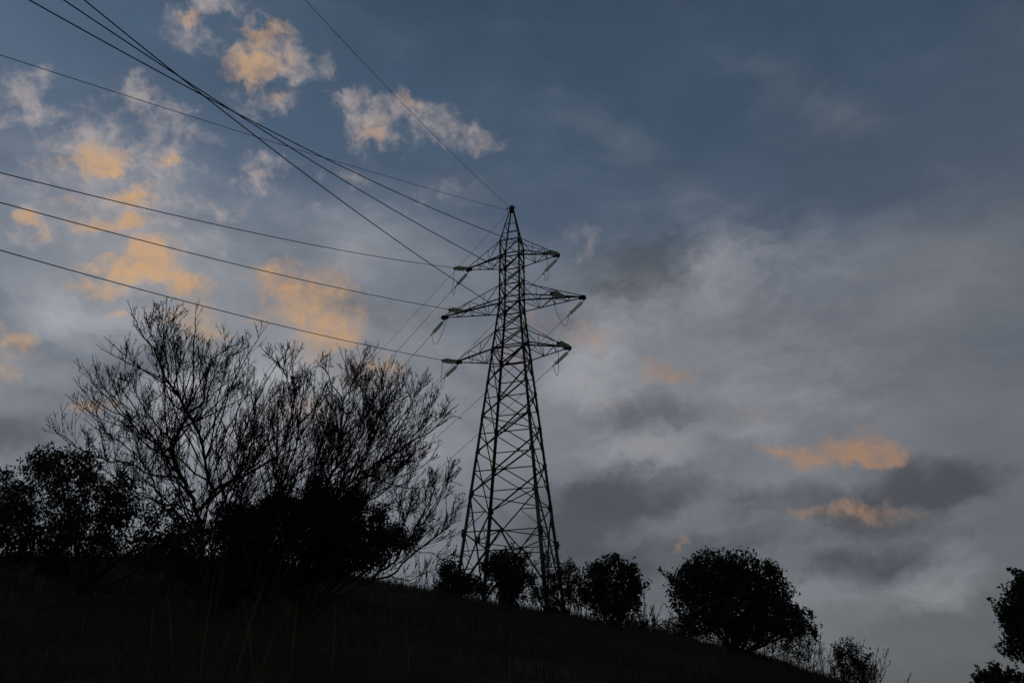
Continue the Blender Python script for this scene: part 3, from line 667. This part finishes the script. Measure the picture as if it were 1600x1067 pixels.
# around the pylon's feet
leafy('hillside_bush', 'rounded dark bush at the foot of the left pylon leg', 'bush',
      [(706, 893, 17), (700, 915, 20), (722, 912, 20), (740, 918, 16), (752, 925, 12), (690, 930, 14)], 37.0, 708, leaf=.16, n=5200, sprays=30, limbs=4, r0=.05, clump=.28, group='bushes around the pylon feet')
leafy('hillside_bush', 'tall dark leafy bush growing inside the pylon base between its legs', 'bush',
      [(775, 874, 16), (792, 872, 15), (812, 880, 14), (785, 892, 22), (800, 905, 22), (790, 925, 20), (818, 905, 16), (770, 890, 14), (805, 935, 16)], 38.5, 795, leaf=.17, n=7500, sprays=40, limbs=5, r0=.06, clump=.3, group='bushes around the pylon feet')
leafy('hillside_bush', 'ragged see-through bush wrapped round the right pylon legs', 'bush',
      [(845, 885, 16), (860, 880, 14), (850, 910, 20), (872, 905, 16), (838, 925, 18), (862, 935, 18), (884, 893, 14), (892, 920, 18), (900, 895, 12), (880, 950, 16)], 37.5, 860, leaf=.15, n=3300, sprays=30, asp=.5, limbs=9, r0=.03, clump=.28, group='bushes around the pylon feet', gap=.3)
leafy('small_tree', 'small dark leafy tree just right of the pylon with a pointed crown', 'tree',
      [(958, 885, 17), (935, 893, 18), (975, 897, 18), (925, 912, 18), (950, 915, 26), (985, 915, 20), (998, 912, 12), (940, 940, 22), (970, 940, 22), (960, 960, 18), (990, 940, 12), (920, 935, 12)], 39.0, 952, leaf=.2, n=7800, sprays=60, limbs=6, r0=.07, clump=.34, group='dark trees along the crest')
leafy('low_bush', 'low tufty bush at the foot of the small pointed tree', 'bush',
      [(1000, 975, 14), (1015, 978, 12), (985, 972, 12), (1040, 985, 12), (1062, 975, 14), (1080, 985, 14)], 39.0, 1010, leaf=.14, n=1500, sprays=20, limbs=4, r0=.03, clump=.25, group='dark trees along the crest')
leafy('round_tree', 'largest round dark tree on the right slope with a broad domed crown', 'tree',
      [(1095, 892, 26), (1130, 885, 24), (1165, 890, 26), (1190, 898, 22), (1075, 910, 28), (1120, 915, 42), (1165, 920, 42), (1065, 935, 22), (1200, 925, 28), (1222, 935, 22), (1100, 948, 32), (1150, 950, 36), (1200, 955, 32), (1237, 962, 20), (1252, 983, 18), (1225, 980, 20), (1180, 972, 20), (1258, 972, 12), (1082, 968, 16), (1108, 982, 14), (1130, 972, 16), (1165, 985, 13), (1190, 992, 14), (1085, 985, 12)],
      38.0, 1145, leaf=.2, n=26000, sprays=110, limbs=12, r0=.11, clump=.36, depth=1.4, group='dark trees along the crest')
leafy('undergrowth_bush', 'wispy undergrowth beneath the largest round tree', 'bush',
      [(1080, 985, 16), (1108, 992, 14), (1240, 1012, 22), (1212, 1008, 18), (1262, 1008, 14), (1180, 1004, 14), (1060, 988, 13), (1255, 1030, 12), (1150, 1000, 12), (1130, 985, 12), (1170, 985, 14), (1050, 975, 10)], 37.3, 1170, leaf=.14, n=3800, asp=.35, limbs=10, r0=.018, clump=.3, group='dark trees along the crest')
leafy('sloping_bush', 'small rounded bush low on the right slope near the bottom edge', 'bush',
      [(1330, 1010, 14), (1320, 1028, 18), (1345, 1030, 18), (1330, 1050, 22), (1355, 1052, 16), (1308, 1050, 14)], 30.0, 1330, leaf=.10, n=3600, sprays=30, limbs=6, r0=.03, clump=.2, group='dark trees along the crest', gap=.15)
leafy('edge_tree', 'dark tree reaching in from the right edge with ragged leafy boughs', 'tree',
      [(1580, 948, 13), (1598, 935, 16), (1590, 970, 26), (1574, 966, 9), (1602, 1000, 22), (1614, 916, 20), (1620, 960, 50), (1640, 1010, 50), (1578, 985, 11), (1588, 1015, 14), (1660, 920, 50), (1602, 912, 7)], 24.0, 1660, leaf=.15, n=15000, sprays=60, limbs=7, r0=.10, clump=.26, group='dark trees along the crest')
leafy('corner_bush', 'leafy bush top poking up at the bottom right corner', 'bush',
      [(1544, 1057, 8), (1554, 1052, 6), (1564, 1062, 13), (1582, 1058, 9), (1545, 1076, 16), (1575, 1085, 26), (1600, 1075, 20), (1530, 1064, 5)], 22.0, 1560, leaf=.11, n=4200, sprays=40, limbs=6, r0=.03, clump=.16, group='dark trees along the crest')

# thin leggy shrubs and tall weeds
def leggy(name, label, items, Y, group, r0=.02, lv=2, dens=.16, lmax=.5, bud=.06, cat='shrub'):
    sh = Shrub()
    for px0, tips in items:
        g = ground_px(px0, Y) + 4
        for tx, ty in tips:
            b = px0 + rng.uniform(-5, 5); mx = b * .6 + tx * .4 + rng.uniform(-3, 3); my = g * .45 + ty * .55
            sh.guide([(b, g), (mx, my), (tx, ty)], Y + rng.uniform(-.3, .3), rng.uniform(-.5, .5), r0, lv, dens, lmax, bud, .25, .006)
    return sh.build(name, label, cat, group)
leggy('leggy_shrub', 'thin leggy shrub with open twigs between the right pylon leg and the small tree', [(885, [(882, 880), (892, 876), (905, 885), (898, 900)]), (905, [(912, 886), (900, 905), (890, 915), (918, 900)]), (870, [(868, 905), (878, 895)])], 38.0, 'thin shrubs on the crest', r0=.028, dens=.22, lmax=.9, bud=.16)
leggy('leggy_shrub', 'sparse bare shrub against the sky left of the pylon foot', [(660, [(655, 880), (668, 872), (676, 866)]), (680, [(690, 880), (672, 890), (684, 870)])], 36.0, 'thin shrubs on the crest', r0=.016, dens=.3, lmax=.6, bud=.09)
leggy('leggy_shrub', 'straggly twigs leaning in the gap between the small tree and the round tree', [(1020, [(1037, 942), (1022, 945), (1030, 960)]), (1045, [(1050, 940), (1060, 955)]), (1000, [(1008, 955)])], 38.0, 'thin shrubs on the crest', r0=.018, dens=.3, lmax=.6, bud=.09)
leggy('leggy_shrub', 'feathery tall weeds just right of the largest round tree', [(1272, [(1283, 990), (1276, 1000), (1290, 1010)]), (1290, [(1284, 1012), (1300, 1005)])], 34.0, 'thin shrubs on the crest', r0=.014, dens=.18, lmax=.5, bud=.08)
leggy('leggy_shrub', 'arching twiggy stems rising out of the small bush by the bottom edge', [(1325, [(1300, 1005), (1312, 998), (1352, 996), (1335, 1002)]), (1360, [(1372, 1010), (1388, 1012), (1392, 1030), (1365, 1020)])], 29.5, 'thin shrubs on the crest', r0=.014, dens=.22, lmax=.5, bud=.07)
leggy('leggy_shrub', 'single leafy sprig poking above the bottom edge', [(1408, [(1422, 1051)])], 26.0, 'thin shrubs on the crest', r0=.012, dens=.2, lmax=.25, bud=.07)

leggy('leggy_shrub', 'wispy twigs spread along the bare ridge between the bare shrubs and the pylon', [(x, [(x + rng.uniform(-12, 18), 868 + (x - 600) * .12 + rng.uniform(-6, 30))]) for x in range(600, 735, 12)], 37.0, 'thin shrubs on the crest', r0=.013, dens=.24, lmax=.5, bud=.07)
leggy('leggy_shrub', 'sparse low twigs on the ridge between the pylon and the small pointed tree', [(x, [(x + rng.uniform(-14, 14), 915 + rng.uniform(-25, 30))]) for x in range(862, 930, 10)], 36.0, 'thin shrubs on the crest', r0=.014, dens=.22, lmax=.5, bud=.10)
leggy('leggy_shrub', 'ragged twigs trailing down the ridge right of the round tree', [(x, [(x + rng.uniform(-8, 14), 1000 + (x - 1260) * .3 + rng.uniform(-6, 24))]) for x in range(1255, 1320, 10)], 33.0, 'thin shrubs on the crest', r0=.012, dens=.24, lmax=.45, bud=.08)
leggy('thicket', 'thin leafy stems crowding under the crown of the largest round tree', [(x, [(x + rng.uniform(-22, 22), 960 + rng.uniform(-8, 26)) for _ in range(2)]) for x in range(1062, 1268, 13)], 37.6, 'thin shrubs on the crest', r0=.02, dens=.26, lmax=.6, bud=.16)
leggy('thicket', 'tangle of stems under the small pointed tree', [(x, [(x + rng.uniform(-14, 14), 925 + rng.uniform(-8, 26)) for _ in range(2)]) for x in range(905, 1010, 13)], 38.6, 'thin shrubs on the crest', r0=.02, dens=.26, lmax=.6, bud=.15)
leggy('thicket', 'dark scrub between the legs of the pylon base', [(x, [(x + rng.uniform(-12, 12), 900 + rng.uniform(-8, 30)) for _ in range(2)]) for x in range(748, 905, 14)], 40.0, 'thin shrubs on the crest', r0=.02, dens=.26, lmax=.6, bud=.14)
# weeds along the crest: ragged clumps of stalks
WB = MB()
for _c in range(520):
    u = rng.uniform(-.75, .62); y = rng.uniform(33, 45); x0 = u * y; hh = rng.uniform(.35, 1.0) * (1.25 if rng.random() < .25 else .8)
    for _s in range(rng.integers(4, 14)):
        x = x0 + rng.normal(0, .3); yy = y + rng.normal(0, .3); z = hgt(x, yy) - .03; h = hh * rng.uniform(.4, 1.1); l = rng.normal(0, .2 * h, 2)
        P = np.array([(x, yy, z), (x + l[0] * .35, yy + l[1] * .35, z + h * .55), (x + l[0], yy + l[1], z + h)]); WB.tube(P, [.010, .008, .004], 3)
        if rng.random() < .5: WB.tube(np.array([P[2] - (0, 0, h * .16), P[2] + (l[0] * .1, 0, .01)]), [.022, .008], 3)
tag(WB.build('weeds', m_grass), 'ragged dry weeds sticking up along the hill crest', 'weeds', kind='stuff')
# tall pale grass stalks in front, each its own plant
k = 0
for px, Y, hpx, ln in [(312, 8.6, 900, 22), (330, 8.8, 960, 45), (365, 8.5, 905, 50), (395, 9.0, 930, -16), (400, 8.7, 940, 60), (268, 9.2, 930, -6), (455, 9.6, 935, 10), (520, 10.0, 940, 4), (232, 9.0, 950, 6), (640, 10.5, 960, -8), (795, 11.5, 985, 5), (120, 9.5, 960, 14)]:
    b = ground_px(px, Y); sb = MB(); p0 = at(px, b + 6, Y); p2 = at(px + ln, hpx, Y + .1); p1 = (p0 * .5 + p2 * .5) + Vector((-.0004 * ln, 0, .05))
    P = smooth_path([p0, p1, p2], .12, .004); sb.tube(P, np.linspace(.006, .0025, len(P)), 4)
    root = sb.build('grass_stalk', m_straw)
    where = ['below the left bare shrub', 'close to the bottom edge under the left bare shrub', 'leaning right under the left bare shrub', 'leaning left between the bare shrubs', 'leaning far right between the bare shrubs', 'left of the shrub trunks',
             'under the wide bare shrub', 'right of the wide bare shrub base', 'in the dark lower left slope', 'below the low thin shrub', 'below the pylon', 'near the far left bottom'][k]
    tag(root, 'tall pale dry stalk ' + where, 'stalk', 'tall dry stalks in the foreground'); k += 1
